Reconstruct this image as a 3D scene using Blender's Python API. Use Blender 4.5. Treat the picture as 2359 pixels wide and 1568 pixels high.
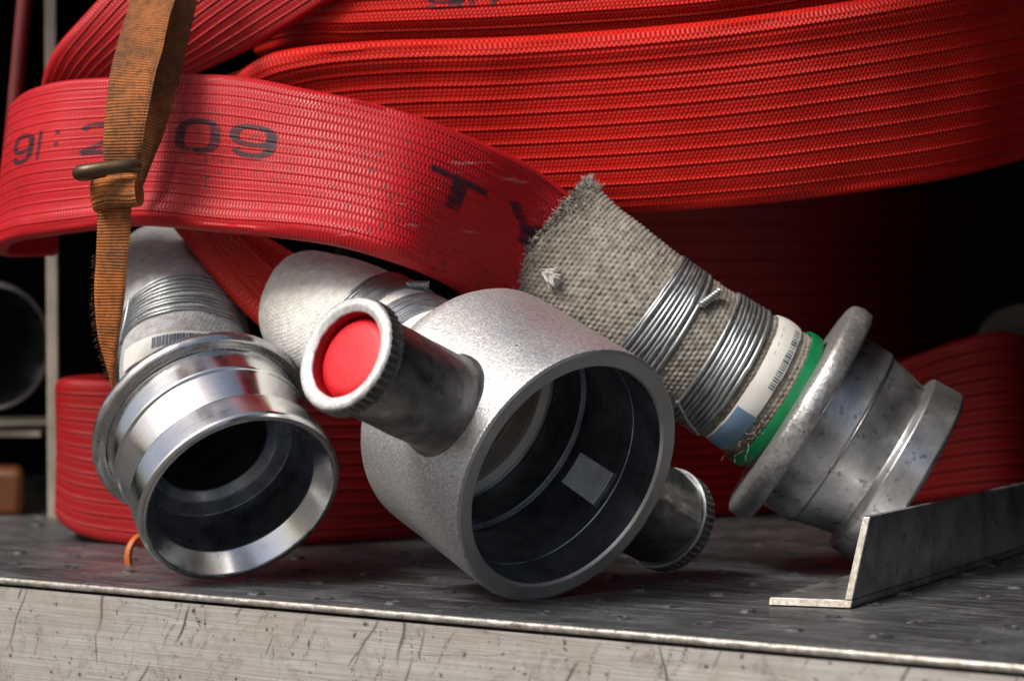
import bpy, math, random
import numpy as np
from mathutils import Vector, noise as mnoise

for o in list(bpy.data.objects):
    bpy.data.objects.remove(o)
scene = bpy.context.scene
COL = scene.collection
R = math.radians
random.seed(7)
RNG = np.random.default_rng(7)

# ------------------------------------------------------------------ camera, sky, sun, exposure
CAM_H = 0.109
cam_d = bpy.data.cameras.new('camera')
cam_d.lens = 50.0
cam_d.sensor_width = 23.7
cam_d.clip_start = 0.01
cam_d.clip_end = 500.0
cam_d.dof.use_dof = True
cam_d.dof.focus_distance = 0.915
cam_d.dof.aperture_fstop = 6.7
cam = bpy.data.objects.new('camera', cam_d)
COL.objects.link(cam)
cam.location = (0, 0, CAM_H)
cam.rotation_euler = (R(90), 0, 0)
scene.camera = cam

SUN_FROM = Vector((-0.55, -0.42, 0.80)).normalized()
world = bpy.data.worlds.new('World')
scene.world = world
world.use_nodes = True
wt = world.node_tree
wt.nodes.clear()
sky = wt.nodes.new('ShaderNodeTexSky')
sky.sky_type = 'NISHITA'
sky.sun_disc = False
sky.sun_elevation = math.asin(SUN_FROM.z)
sky.sun_rotation = math.atan2(SUN_FROM.x, SUN_FROM.y) % (2 * math.pi)
sky.air_density = 1.0
sky.dust_density = 6.0
sky.ozone_density = 1.0
bg = wt.nodes.new('ShaderNodeBackground')
bg.inputs['Strength'].default_value = 0.075
wo = wt.nodes.new('ShaderNodeOutputWorld')
wt.links.new(sky.outputs[0], bg.inputs[0])
wt.links.new(bg.outputs[0], wo.inputs[0])

sun_d = bpy.data.lights.new('sun', 'SUN')
sun_d.energy = 2.0
sun_d.angle = R(20)
sun_d.color = (1.0, 0.96, 0.90)
sun = bpy.data.objects.new('sun', sun_d)
COL.objects.link(sun)
sun.rotation_euler = (-SUN_FROM).to_track_quat('-Z', 'Y').to_euler()
sun.location = SUN_FROM * 3

scene.view_settings.view_transform = 'Standard'
scene.view_settings.look = 'None'
scene.view_settings.gamma = 1.0
scene.view_settings.use_curve_mapping = False
scene.view_settings.exposure = 0.62

# ------------------------------------------------------------------ helpers
FPX = 4975.0
def P(u, v, d):
    """a point d metres in front of the camera"""
    return np.array([(u - 1179.0) * d / FPX, d, CAM_H - (v - 784.0) * d / FPX])
def nrm(a):
    a = np.asarray(a, float)
    return a / (np.linalg.norm(a, axis=-1, keepdims=True) + 1e-12)
def proj(p):
    return np.array([1179 + p[0] * FPX / p[1], 784 + (CAM_H - p[2]) * FPX / p[1]])

def link(o, parent=None):
    COL.objects.link(o)
    if parent is not None:
        o.parent = parent
        if parent.type == 'EMPTY':
            o.location = -parent.location
    return o
def thing(name, label, cat, base, group=None):
    o = bpy.data.objects.new(name, None)
    o.empty_display_size = 0.02
    o.location = base
    COL.objects.link(o)
    o['label'] = label
    o['category'] = cat
    if group:
        o['group'] = group
    return o
def tag(o, label, cat, group=None):
    o['label'] = label; o['category'] = cat
    if group: o['group'] = group
    return o

def mesh(name, V, F, mat, parent=None, uv=None, sharp=35, smooth=True):
    me = bpy.data.meshes.new(name)
    me.from_pydata([tuple(map(float, v)) for v in np.asarray(V).reshape(-1, 3)], [], F)
    if uv is not None:
        l = me.uv_layers.new(name='UVMap')
        li = np.zeros(len(me.loops), np.int32)
        me.loops.foreach_get('vertex_index', li)
        l.data.foreach_set('uv', np.asarray(uv, np.float32).reshape(-1, 2)[li].ravel())
    me.polygons.foreach_set('use_smooth', [smooth] * len(me.polygons))
    if smooth and sharp:
        me.set_sharp_from_angle(angle=R(sharp))
    me.materials.append(mat)
    me.update()
    o = bpy.data.objects.new(name, me)
    return link(o, parent)

def gridfaces(n, m, cu=False, cv=False, off=0):
    i = np.arange(n if cu else n - 1)
    j = np.arange(m if cv else m - 1)
    I, J = np.meshgrid(i, j, indexing='ij')
    I2 = (I + 1) % n; J2 = (J + 1) % m
    f = np.stack([I * m + J, I * m + J2, I2 * m + J2, I2 * m + J], -1).reshape(-1, 4) + off
    return f.tolist()

def catmull(pts, n):
    p = np.asarray(pts, float)
    seg = np.linalg.norm(np.diff(p[:, :3], axis=0), axis=1) ** 0.5
    t = np.concatenate([[0], np.cumsum(seg)])
    # natural cubic-ish via Hermite with finite-difference tangents
    m = np.zeros_like(p)
    m[1:-1] = (p[2:] - p[:-2]) / (t[2:] - t[:-2])[:, None]
    m[0] = (p[1] - p[0]) / (t[1] - t[0]); m[-1] = (p[-1] - p[-2]) / (t[-1] - t[-2])
    x = np.linspace(0, t[-1], n)
    k = np.clip(np.searchsorted(t, x, 'right') - 1, 0, len(t) - 2)
    h = (t[k + 1] - t[k]); s = ((x - t[k]) / h)[:, None]; h = h[:, None]
    return ((2 * s**3 - 3 * s**2 + 1) * p[k] + (s**3 - 2 * s**2 + s) * h * m[k]
            + (-2 * s**3 + 3 * s**2) * p[k + 1] + (s**3 - s**2) * h * m[k + 1])

def catmull_arc(pts, n):
    q = catmull(pts, 500)
    l = np.concatenate([[0], np.cumsum(np.linalg.norm(np.diff(q[:, :3], axis=0), axis=1))])
    x = np.linspace(0, l[-1], n)
    return np.stack([np.interp(x, l, q[:, k]) for k in range(q.shape[1])], 1)

def frame(A, up=(0, 0, 1)):
    A = nrm(A)
    U = np.cross(A, up); U = nrm(U)
    return A, U, np.cross(U, A)

def rp(pts, n=4):
    """profile with rounded corners: (s, r, radius)"""
    out = []
    for i, q in enumerate(pts):
        rad = q[2] if len(q) > 2 else 0
        c = np.array(q[:2], float)
        if rad <= 0 or i == 0 or i == len(pts) - 1:
            out.append(c); continue
        a = np.array(pts[i - 1][:2], float) - c; b = np.array(pts[i + 1][:2], float) - c
        la, lb = np.linalg.norm(a), np.linalg.norm(b)
        k = min(rad, la * .49, lb * .49)
        p0 = c + a / la * k; p1 = c + b / lb * k
        for j in range(n + 1):
            t = j / n
            out.append((1 - t)**2 * p0 + 2 * t * (1 - t) * c + t * t * p1)
    # support loops so that smooth shading stays next to the corners
    res = [out[0]]
    for a, b in zip(out[:-1], out[1:]):
        l = np.linalg.norm(b - a)
        if l > .0024:
            k = .0005 / l
            for q in (k, *np.linspace(0, 1, max(2, int(l / .006) + 1))[1:-1], 1 - k): res.append(a + (b - a) * q)
        res.append(b)
    return np.array(res)

def lathe(name, prof, O, A, mat, parent=None, seg=128, closed=False, fn=None, sharp=35, rough=0.0, up=(0, 0, 1), freq=60):
    A, U, W = frame(A, up)
    prof = np.asarray(prof, float)
    th = np.linspace(0, 2 * math.pi, seg, endpoint=False)
    s, r = prof[:, 0], prof[:, 1]
    TH, RR = np.meshgrid(th, r); _, SS = np.meshgrid(th, s)
    if fn is not None:
        RR = fn(SS, RR, TH)
    V = O - SS[..., None] * A + RR[..., None] * (np.cos(TH)[..., None] * U + np.sin(TH)[..., None] * W)
    if rough > 0:
        sh = V.shape; v = V.reshape(-1, 3)
        rad = (np.cos(TH)[..., None] * U + np.sin(TH)[..., None] * W).reshape(-1, 3)
        n = np.array([mnoise.noise(Vector(q * freq)) + .5 * mnoise.noise(Vector(q * freq * 3.1)) for q in v])
        v = v + rad * (n * rough)[:, None]
        V = v.reshape(sh)
    F = gridfaces(len(prof), seg, closed, True)
    arc = np.concatenate([[0], np.cumsum(np.hypot(np.diff(s), np.diff(r)))])
    uv = np.stack([TH * r.max(), np.meshgrid(th, arc)[1]], -1)
    return mesh(name, V, F, mat, parent, uv, sharp)

def tube(name, pts, rad, mat, parent=None, seg=10, closed=False):
    p = np.asarray(pts, float); n = len(p)
    V, F = tube_vf(p, rad, seg, closed)
    return mesh(name, V, F, mat, parent, sharp=60)
def tube_vf(p, rad, seg=10, closed=False, off=0):
    n = len(p)
    if closed: T = nrm(np.roll(p, -1, 0) - np.roll(p, 1, 0))
    else: T = nrm(np.gradient(p, axis=0))
    ref = np.array([0.31, 0.57, 0.76])
    N = np.zeros_like(p); v = nrm(np.cross(T[0], ref))
    for i in range(n):
        v = nrm(v - T[i] * np.dot(v, T[i])); N[i] = v
    B = np.cross(T, N)
    th = np.linspace(0, 2 * math.pi, seg, endpoint=False)
    rr = np.broadcast_to(np.asarray(rad, float), (n,))
    V = p[:, None] + rr[:, None, None] * (np.cos(th)[None, :, None] * N[:, None] + np.sin(th)[None, :, None] * B[:, None])
    F = gridfaces(n, seg, closed, True, off)
    if not closed:
        F.append([off + j for j in range(seg)][::-1]); F.append([off + (n - 1) * seg + j for j in range(seg)])
    return V.reshape(-1, 3), F

def box_vf(c, ex, ey, ez):
    """box from corner c with three edge vectors"""
    c, ex, ey, ez = [np.asarray(q, float) for q in (c, ex, ey, ez)]
    V = [c, c + ex, c + ex + ey, c + ey, c + ez, c + ex + ez, c + ex + ey + ez, c + ey + ez]
    F = [[0, 3, 2, 1], [4, 5, 6, 7], [0, 1, 5, 4], [1, 2, 6, 5], [2, 3, 7, 6], [3, 0, 4, 7]]
    return V, F
def bevel(o, w=0.0005, seg=2):
    m = o.modifiers.new('bevel', 'BEVEL'); m.width = w; m.segments = seg; m.limit_method = 'ANGLE'
    return o

# ------------------------------------------------------------------ materials
class NT:
    def __init__(self, name):
        self.m = bpy.data.materials.new(name); self.m.use_nodes = True
        self.t = self.m.node_tree; self.t.nodes.clear()
        self.out = self.t.nodes.new('ShaderNodeOutputMaterial')
        self.b = self.t.nodes.new('ShaderNodeBsdfPrincipled')
        self.t.links.new(self.b.outputs[0], self.out.inputs[0])
        self.tc = self.t.nodes.new('ShaderNodeTexCoord')
    def put(self, sock, v):
        if hasattr(v, 'is_linked') or hasattr(v, 'links'): self.t.links.new(v, sock)
        elif isinstance(v, (tuple, list)) and len(v) == 3 and sock.type == 'RGBA': sock.default_value = (*v, 1)
        else: sock.default_value = v
    def set(self, **k):
        names = dict(base='Base Color', rough='Roughness', metal='Metallic', spec='Specular IOR Level', normal='Normal',
                     sheen='Sheen Weight', coat='Coat Weight', coatr='Coat Roughness', aniso='Anisotropic')
        for a, v in k.items(): self.put(self.b.inputs[names[a]], v)
        return self
    def obj(self): return self.tc.outputs['Object']
    def uv(self): return self.tc.outputs['UV']
    def mapping(self, co, scale=(1, 1, 1), rot=(0, 0, 0), loc=(0, 0, 0)):
        n = self.t.nodes.new('ShaderNodeMapping'); self.put(n.inputs['Vector'], co)
        n.inputs['Scale'].default_value = scale; n.inputs['Rotation'].default_value = rot; n.inputs['Location'].default_value = loc
        return n.outputs[0]
    def noise(self, co, scale, detail=3, rough=.5, dist=0):
        n = self.t.nodes.new('ShaderNodeTexNoise'); self.put(n.inputs['Vector'], co)
        n.inputs['Scale'].default_value = scale; n.inputs['Detail'].default_value = detail
        n.inputs['Roughness'].default_value = rough; n.inputs['Distortion'].default_value = dist
        return n.outputs['Fac']
    def voro(self, co, scale, feat='F1', out='Distance', rnd=1):
        n = self.t.nodes.new('ShaderNodeTexVoronoi'); n.feature = feat; self.put(n.inputs['Vector'], co)
        n.inputs['Scale'].default_value = scale; n.inputs['Randomness'].default_value = rnd
        return n.outputs[out]
    def ramp(self, fac, stops):
        n = self.t.nodes.new('ShaderNodeValToRGB'); self.put(n.inputs[0], fac)
        el = n.color_ramp.elements
        while len(el) < len(stops): el.new(0.5)
        for e, (p, c) in zip(el, stops):
            e.position = p; e.color = (*c, 1) if isinstance(c, (tuple, list)) else (c, c, c, 1)
        return n.outputs[0]
    def mix(self, fac, a, b, mode='MIX'):
        n = self.t.nodes.new('ShaderNodeMix'); n.data_type = 'RGBA'; n.blend_type = mode
        self.put(n.inputs[0], fac); self.put(n.inputs[6], a); self.put(n.inputs[7], b)
        return n.outputs[2]
    def math(self, op, a, b=0.0, c=0.0):
        n = self.t.nodes.new('ShaderNodeMath'); n.operation = op
        self.put(n.inputs[0], a); self.put(n.inputs[1], b); self.put(n.inputs[2], c)
        return n.outputs[0]
    def sep(self, co):
        n = self.t.nodes.new('ShaderNodeSeparateXYZ'); self.put(n.inputs[0], co); return n.outputs
    def attr(self, name):
        n = self.t.nodes.new('ShaderNodeAttribute'); n.attribute_name = name; return n.outputs['Fac']
    def bump(self, h, strength=.5, dist=.001, normal=None):
        n = self.t.nodes.new('ShaderNodeBump'); self.put(n.inputs['Height'], h)
        n.inputs['Strength'].default_value = strength; n.inputs['Distance'].default_value = dist
        if normal is not None: self.put(n.inputs['Normal'], normal)
        return n.outputs[0]

def m_cast(name, lo, hi, grain=700, metal=.8, rough=.42, stain=(.30, .22, .12), stain_amt=.35, pits=True, bump=.5):
    n = NT(name); co = n.obj()
    g = n.noise(co, grain, 4, .65)
    c = n.ramp(g, [(.30, lo), (.55, tuple((a + b) / 2 for a, b in zip(lo, hi))), (.75, hi)])
    big = n.noise(co, 30, 4, .6)
    c = n.mix(n.ramp(big, [(.52, 0.0), (.72, stain_amt)]), c, stain)
    h = g
    if pits:
        p = n.ramp(n.voro(co, 130), [(.05, 1.0), (.11, 0.0)])
        gate = n.ramp(n.noise(co, 45, 2), [(.52, 0.0), (.58, 1.0)])
        p = n.math('MULTIPLY', p, gate)
        c = n.mix(n.math('MULTIPLY', p, .8), c, (.03, .022, .015))
        h = n.math('SUBTRACT', g, p)
    n.set(base=c, metal=metal, rough=n.ramp(big, [(.3, rough - .08), (.7, rough + .12)]), normal=n.bump(h, bump, .0005))
    return n.m

def m_turned(name, lo, hi, metal=.9, rough=.3, axis=None, spots=.0, smear=25, spotscale=160, bump=.12):
    n = NT(name); co = n.obj()
    big = n.noise(co, smear, 5, .65, .6)
    c = n.ramp(big, [(.32, lo), (.68, hi)])
    uvm = n.mapping(n.uv(), (6, 900, 1))
    ring = n.noise(uvm, 1.0, 2)
    c = n.mix(n.math('MULTIPLY', ring, .35), c, tuple(q * .55 for q in lo))
    if spots:
        p = n.ramp(n.noise(co, spotscale, 3, .6), [(.60, 0.0), (.68, 1.0)])
        c = n.mix(n.math('MULTIPLY', p, spots), c, (.04, .035, .03))
    n.set(base=c, metal=metal, rough=n.ramp(n.noise(co, smear * 2, 4, .6), [(.3, rough * .65), (.7, rough * 1.4)]),
          normal=n.bump(ring, bump, .0003))
    return n.m

def m_hose(name, col, rough=.38, px=.0022, py=.0020, dirt=.25, fade=(.5, .1, .1), bump=.55, spec=.3):
    n = NT(name); uv = n.uv(); s = n.sep(uv)
    row = n.math('FLOOR', n.math('DIVIDE', s[1], py))
    par = n.math('MULTIPLY', n.math('MODULO', n.math('ABSOLUTE', row), 2.0), .5)
    a = n.math('ABSOLUTE', n.math('SINE', n.math('MULTIPLY', n.math('ADD', n.math('DIVIDE', s[0], px), par), math.pi)))
    b = n.math('ABSOLUTE', n.math('SINE', n.math('MULTIPLY', n.math('DIVIDE', s[1], py), math.pi)))
    w = n.math('MULTIPLY', a, n.math('ADD', n.math('MULTIPLY', b, .35), .65))
    co = n.obj()
    big = n.noise(co, 22, 5, .6)
    c = n.mix(n.ramp(big, [(.35, 0.0), (.75, .5)]), col, tuple(q * .62 for q in col))
    c = n.mix(n.math('MULTIPLY', n.math('SUBTRACT', 1.0, w), .45), c, tuple(q * .35 for q in col))
    sp = n.ramp(n.noise(co, 340, 4, .7), [(.55, 0.0), (.64, 1.0)])
    sp = n.math('MULTIPLY', sp, n.ramp(n.noise(co, 24, 4, .6), [(.42, 0.0), (.62, 1.0)]))
    c = n.mix(n.math('MULTIPLY', sp, dirt), c, (.05, .03, .03))
    sc = n.ramp(n.noise(n.mapping(co, (30, 30, 260), (.3, .5, .2)), 1.0, 3, .6), [(.66, 0.0), (.74, 1.0)])
    c = n.mix(n.math('MULTIPLY', sc, dirt * .5), c, fade)
    n.set(base=c, rough=n.ramp(n.noise(co, 60, 3), [(.3, rough - .06), (.7, rough + .12)]), spec=spec,
          normal=n.bump(w, bump, .0007))
    return n.m

def m_canvas(name, lo, hi, stain, stain_amt=.5, rough=.85, fine=True, uvweave=None):
    n = NT(name); co = n.obj()
    c = n.ramp(n.noise(co, 260, 3, .6), [(.3, lo), (.7, hi)])
    c = n.mix(n.ramp(n.noise(co, 26, 5, .65), [(.48, 0.0), (.75, stain_amt)]), c, stain)
    h = n.noise(co, 1500, 2)
    if uvweave:
        px, py = uvweave; s = n.sep(n.uv())
        par = n.math('MULTIPLY', n.math('MODULO', n.math('FLOOR', n.math('DIVIDE', s[1], py)), 2.0), .5)
        a = n.math('ABSOLUTE', n.math('SINE', n.math('MULTIPLY', n.math('ADD', n.math('DIVIDE', s[0], px), par), math.pi)))
        b = n.math('ABSOLUTE', n.math('SINE', n.math('MULTIPLY', n.math('DIVIDE', s[1], py), math.pi)))
        w = n.math('MULTIPLY', a, b)
        c = n.mix(n.ramp(w, [(0, .65), (.45, 0.0)]), c, tuple(q * .3 for q in lo))
        h = n.math('ADD', n.math('MULTIPLY', h, .3), w)
    n.set(base=c, rough=rough, spec=.25, sheen=.15, normal=n.bump(h, .6, .0004))
    return n.m

def m_plain(name, col, rough=.5, metal=0.0, var=.25, scale=80, bump=.15, spec=.5):
    n = NT(name); co = n.obj()
    c = n.mix(n.ramp(n.noise(co, scale, 4, .6), [(.35, 0.0), (.7, 1.0)]), col, tuple(q * (1 - var) for q in col))
    n.set(base=c, rough=rough, metal=metal, spec=spec, normal=n.bump(n.noise(co, scale * 8, 3), bump, .0004))
    return n.m

M = {}
M['cast'] = m_cast('cast_aluminium', (.30, .30, .305), (.82, .82, .84), 900, .72, .42, (.40, .34, .26), .28)
M['rim'] = m_turned('machined_rim', (.48, .47, .45), (.66, .65, .62), .75, .42, bump=.1)
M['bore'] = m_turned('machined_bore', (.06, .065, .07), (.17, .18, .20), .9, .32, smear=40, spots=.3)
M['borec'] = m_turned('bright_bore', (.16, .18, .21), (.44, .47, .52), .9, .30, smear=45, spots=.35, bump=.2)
M['seat'] = m_turned('seat_ring_metal', (.72, .66, .58), (.92, .88, .82), .3, .35)
M['lug'] = m_turned('dark_lug_metal', (.13, .125, .12), (.38, .37, .36), .85, .32, smear=60, spots=.5, spotscale=120)
M['knurl'] = m_plain('knurled_dark_metal', (.26, .25, .24), .45, .7, .6, 200, .4)
M['lugface'] = m_cast('worn_lug_face', (.50, .50, .50), (.94, .94, .94), 500, .35, .38, (.4, .38, .35), .2, pits=False, bump=.25)
M['polish'] = m_turned('polished_aluminium', (.80, .80, .80), (.93, .92, .90), 1.0, .20, smear=40, spots=.12, bump=.10)
M['polishrim'] = m_turned('polished_rim', (.45, .45, .44), (.70, .70, .70), .95, .25, smear=60, spots=.4)
M['dull'] = m_turned('dull_aluminium', (.26, .26, .265), (.66, .66, .67), .85, .33, smear=38, spots=.55, spotscale=190)
M['flange'] = m_cast('rough_flange', (.28, .28, .28), (.66, .66, .65), 420, .75, .36, (.20, .17, .12), .4, bump=.7)
M['redwell'] = m_plain('dark_red_plastic', (.36, .006, .012), .35, 0, .3, 60, .1)
M['redbtn'] = m_plain('red_plastic', (.72, .010, .022), .46, 0, .30, 260, .45)
M['wire'] = m_turned('galvanised_wire', (.33, .36, .37), (.55, .58, .60), .85, .36, smear=90)
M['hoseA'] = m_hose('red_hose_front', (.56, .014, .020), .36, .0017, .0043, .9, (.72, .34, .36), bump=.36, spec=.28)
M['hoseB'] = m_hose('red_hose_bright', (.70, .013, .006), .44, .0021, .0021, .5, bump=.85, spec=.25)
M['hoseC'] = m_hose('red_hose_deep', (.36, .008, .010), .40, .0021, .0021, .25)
M['hoseD'] = m_hose('red_hose_shaded', (.20, .005, .006), .5, .0021, .0021, .3, spec=.2)  # darkened hose red: shade under the broad hose put into the colour
M['hoseG'] = m_hose('red_hose_half_shaded', (.26, .006, .007), .5, .0021, .0021, .4, spec=.2)  # hose red lowered less: the loop's shade is put into its colour
M['hoseE'] = m_hose('red_hose_orange', (.66, .03, .018), .42, .0021, .0021, .3)
def m_ink():
    n = NT('worn_stencil_ink'); co = n.obj()
    s_ = n.ramp(n.noise(co, 900, 3, .7), [(.36, .25), (.50, 1.0)])
    s2 = n.ramp(n.noise(co, 120, 4, .6), [(.30, .35), (.52, 1.0)])
    n.set(base=(.035, .018, .03), rough=.55, spec=.3); n.put(n.b.inputs['Alpha'], n.math('MULTIPLY', n.math('MULTIPLY', s_, s2), .88))
    return n.m
M['ink'] = m_ink()
M['canvas'] = m_canvas('grey_canvas', (.15, .135, .11), (.36, .33, .285), (.10, .072, .045), .75)
M['canvasdark'] = m_canvas('dark_canvas', (.035, .032, .028), (.09, .08, .07), (.02, .018, .015), .6)  # very dark canvas tone for the sleeve at far right
M['thread'] = m_canvas('frayed_thread', (.16, .15, .13), (.55, .53, .48), (.05, .05, .04), .6)
M['white'] = m_canvas('white_canvas', (.60, .60, .58), (.84, .84, .82), (.42, .34, .22), .4)
M['silver'] = m_canvas('silver_grey_canvas', (.30, .30, .31), (.52, .51, .51), (.18, .16, .15), .5)
M['paper'] = m_plain('white_label', (.72, .71, .66), .5, 0, .15, 120, .15)
M['blue'] = m_plain('faded_blue_print', (.14, .24, .36), .5, 0, .25, 140, .15)
M['bar'] = m_plain('barcode_ink', (.05, .08, .13), .5, 0, .2, 100, .1)
M['green'] = m_plain('green_rubber', (.0, .18, .058), .38, 0, .2, 90, .12)
M['sticker'] = m_canvas('inner_sticker', (.70, .74, .76), (.88, .90, .90), (.25, .25, .24), .8, .5)
M['black'] = m_plain('compartment_paint', (.010, .010, .011), .9, 0, .3, 20, .1, spec=.08)
M['post'] = m_plain('post_metal', (.42, .36, .30), .5, .35, .45, 30, .2)
M['darksteel'] = m_turned('dark_steel', (.32, .34, .38), (.62, .65, .70), .85, .35, smear=20)
M['orange'] = m_plain('shaded_orange_plastic', (.12, .032, .003), .5, 0, .3, 30, .1)  # orange darkened to carry the shadow the block stands in
M['orangering'] = m_plain('orange_rubber', (.48, .10, .008), .5, 0, .3, 60, .1)
M['redpaint'] = m_plain('dark_red_paint', (.13, .006, .006), .5, 0, .3, 40, .1)

def m_strap(name, dirt):
    n = NT(name); s = n.sep(n.uv()); co = n.obj()
    a = n.math('ABSOLUTE', n.math('SINE', n.math('MULTIPLY', s[0], math.pi / .0014)))
    b = n.math('ABSOLUTE', n.math('SINE', n.math('MULTIPLY', s[1], math.pi / .0011)))
    w = n.math('ADD', n.math('MULTIPLY', a, .75), n.math('MULTIPLY', b, .25))
    c = n.ramp(w, [(.1, (.10, .040, .016)), (.6, (.52, .165, .040))])
    d = n.ramp(n.noise(co, 40, 5, .7), [(.42 - dirt * .3, 0.0), (.68 - dirt * .15, .8)])
    c = n.mix(d, c, (.10, .055, .03))
    c = n.mix(n.math('MULTIPLY', n.ramp(n.noise(co, 320, 3, .6), [(.5, 0.0), (.65, 1.0)]), .35), c, (.05, .03, .02))
    n.set(base=c, rough=.8, spec=.2, normal=n.bump(w, .8, .0007)); return n.m
M['strap'] = m_strap('orange_webbing', 0.0); M['strapdirty'] = m_strap('grimy_webbing', .65)
M['buckle'] = m_plain('dull_brass_buckle', (.13, .085, .045), .42, .6, .5, 60, .2)

def m_shelftop(ang):
    n = NT('dull_shelf_plate'); co = n.obj()
    rot = n.mapping(co, (1, 1, 1), (0, 0, -ang))
    streak = n.noise(n.mapping(rot, (22, 240, 1)), 1.0, 5, .65, .4)
    big = n.noise(co, 16, 5, .65, .5)
    c = n.ramp(big, [(.30, (.050, .050, .052)), (.52, (.115, .120, .128)), (.72, (.24, .25, .265))])
    c = n.mix(n.ramp(streak, [(.48, 0.0), (.66, .8)]), c, (.36, .37, .39))
    c = n.mix(n.ramp(n.noise(n.mapping(rot, (60, 420, 1), (0, 0, .25)), 1.0, 4, .7), [(.58, 0.0), (.66, .7)]), c, (.55, .56, .58))
    c = n.mix(n.ramp(n.noise(co, 420, 3, .7), [(.50, 0.0), (.66, .7)]), c, (.03, .03, .03))
    rust = n.math('MULTIPLY', n.ramp(n.noise(co, 60, 3), [(.66, 0.0), (.72, .6)]), n.ramp(n.noise(co, 10, 2), [(.5, 0.0), (.6, 1.0)]))
    c = n.mix(rust, c, (.20, .085, .03))
    r = n.ramp(n.noise(co, 34, 5, .7), [(.3, .28), (.7, .58)])
    n.set(base=c, metal=.65, rough=r, normal=n.bump(n.math('ADD', streak, n.noise(co, 700, 3, .7)), .35, .0005))
    return n.m
def m_front(ang):
    n = NT('scratched_brushed_aluminium'); co = n.obj()
    rot = n.mapping(co, (1, 1, 1), (0, 0, -ang))
    br = n.noise(n.mapping(rot, (12, 1, 1500)), 1.0, 3, .6)
    br2 = n.noise(n.mapping(rot, (30, 1, 500)), 1.0, 4, .6)
    c = n.ramp(br, [(.3, (.44, .42, .39)), (.7, (.70, .675, .64))])
    big = n.noise(rot, 28, 5, .7)
    c = n.mix(n.ramp(big, [(.42, 0.0), (.70, .65)]), c, (.34, .29, .24))
    c = n.mix(n.ramp(n.noise(rot, 75, 5, .75, .5), [(.55, 0.0), (.72, .55)]), c, (.13, .11, .09))
    c = n.mix(n.ramp(br2, [(.58, 0.0), (.75, .4)]), c, (.80, .78, .75))
    sp = n.ramp(n.noise(co, 330, 4, .7), [(.63, 0.0), (.70, .8)])
    c = n.mix(sp, c, (.10, .08, .06))
    a = n.attr('scratch')
    c = n.mix(n.math('MINIMUM', a, 1.0), c, (.035, .03, .025))
    h = n.math('SUBTRACT', n.math('MULTIPLY', br, .3), a)
    n.set(base=c, metal=.55, rough=n.ramp(big, [(.3, .38), (.7, .55)]), normal=n.bump(h, .35, .0004))
    return n.m

# ------------------------------------------------------------------ the setting: shelf and dark compartment
E0 = P(0, 1329, 542.3 / (1329 - 784.0)); E0[2] = 0
E1 = P(2358, 1531, 542.3 / (1531 - 784.0)); E1[2] = 0
edir = nrm(E1 - E0); ein = np.array([-edir[1], edir[0], 0.0])
if ein[1] < 0: ein = -ein
ANG = math.atan2(edir[1], edir[0])
M['shelf'] = m_shelftop(ANG)
M['shelffront'] = m_front(ANG)
M['edge'] = m_cast('worn_plate_edge', (.22, .20, .175), (.66, .64, .61), 300, .6, .38, (.30, .24, .17), .5, pits=False)
X0 = E0 - edir * .22; LEN = np.linalg.norm(E1 - E0) + .44

shelf = bpy.data.objects.new('shelf', None); COL.objects.link(shelf); shelf['kind'] = 'structure'
V, F = box_vf(X0 - edir * .35 + ein * .0012 + [0, 0, -.003], edir * (LEN + .75), ein * .96, [0, 0, .003])
mesh('top_plate', V, F, M['shelf'], shelf, smooth=False)
# worn rounded front edge of the plate, uneven along its length
n = 900
prof = np.array([(.0012, 0.0), (.0007, -.00005), (.0003, -.0003), (.0, -.0009), (-.0001, -.0016), (.0001, -.0025), (.0005, -.003), (.0012, -.003)])
tt = np.linspace(0, LEN, n)
Vv = np.zeros((n, len(prof), 3))
for i, t in enumerate(tt):
    for j, (a, z) in enumerate(prof):
        q = X0 + edir * t
        w = mnoise.noise(Vector((t * 160, j * .6, 3.1))) * .0003 + mnoise.noise(Vector((t * 25, j * .1, 7.7))) * .00022
        k = 0 if j in (0, len(prof) - 1) else 1
        Vv[i, j] = q + ein * (a + k * w) + np.array([0, 0, z + (w * .3 if 0 < j < 4 else 0)])
mesh('plate_edge', Vv, gridfaces(n, len(prof)), M['edge'], shelf, sharp=70)
# front profile with scratches carried as a mask on its mesh
LX, HZ = .62, .075
nx, nz = 1500, 190
xs = np.linspace(0, LX, nx); zs = np.linspace(-.0044, -.0044 - HZ, nz)
F0 = E0 - edir * .04 + ein * .0012
XX, ZZ = np.meshgrid(xs, zs, indexing='ij')
Vv = F0 + XX[..., None] * edir + np.stack([XX * 0, XX * 0, ZZ], -1)
mask = np.zeros((nx, nz))
def scratch(x, z, ang, ln, wd, dep, broken=.0):
    c, s_ = math.cos(ang), math.sin(ang)
    a = (XX - x) * c + (ZZ - z) * s_; b = -(XX - x) * s_ + (ZZ - z) * c
    b = b + .0006 * np.sin(a * 300 + x * 99) * wd / .0006
    g = np.exp(-(b / wd)**2) * (np.abs(a) < ln / 2) * dep
    taper = np.clip(1.1 - (np.abs(a) / (ln / 2))**2, 0, 1)
    if broken: g = g * (np.sin(a * 2500 + 20 * np.sin(a * 900 + z * 777)) > broken - 1)
    np.maximum(mask, g * taper, out=mask)
for i in range(230):
    x = random.uniform(0, LX); z = -.0044 - random.uniform(.0, .055)
    an = R(random.choice([88, 80, 65, 60, 55, 48, 100, 112, 70, 62]) + random.uniform(-9, 9))
    big = random.random() < .3
    scratch(x, z, an, random.uniform(.014, .042) if big else random.uniform(.002, .012), random.uniform(.00035, .0008) if big else random.uniform(.00025, .0005), random.uniform(.45, 1.0), 1.0 if random.random() < .5 else 0)
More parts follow.
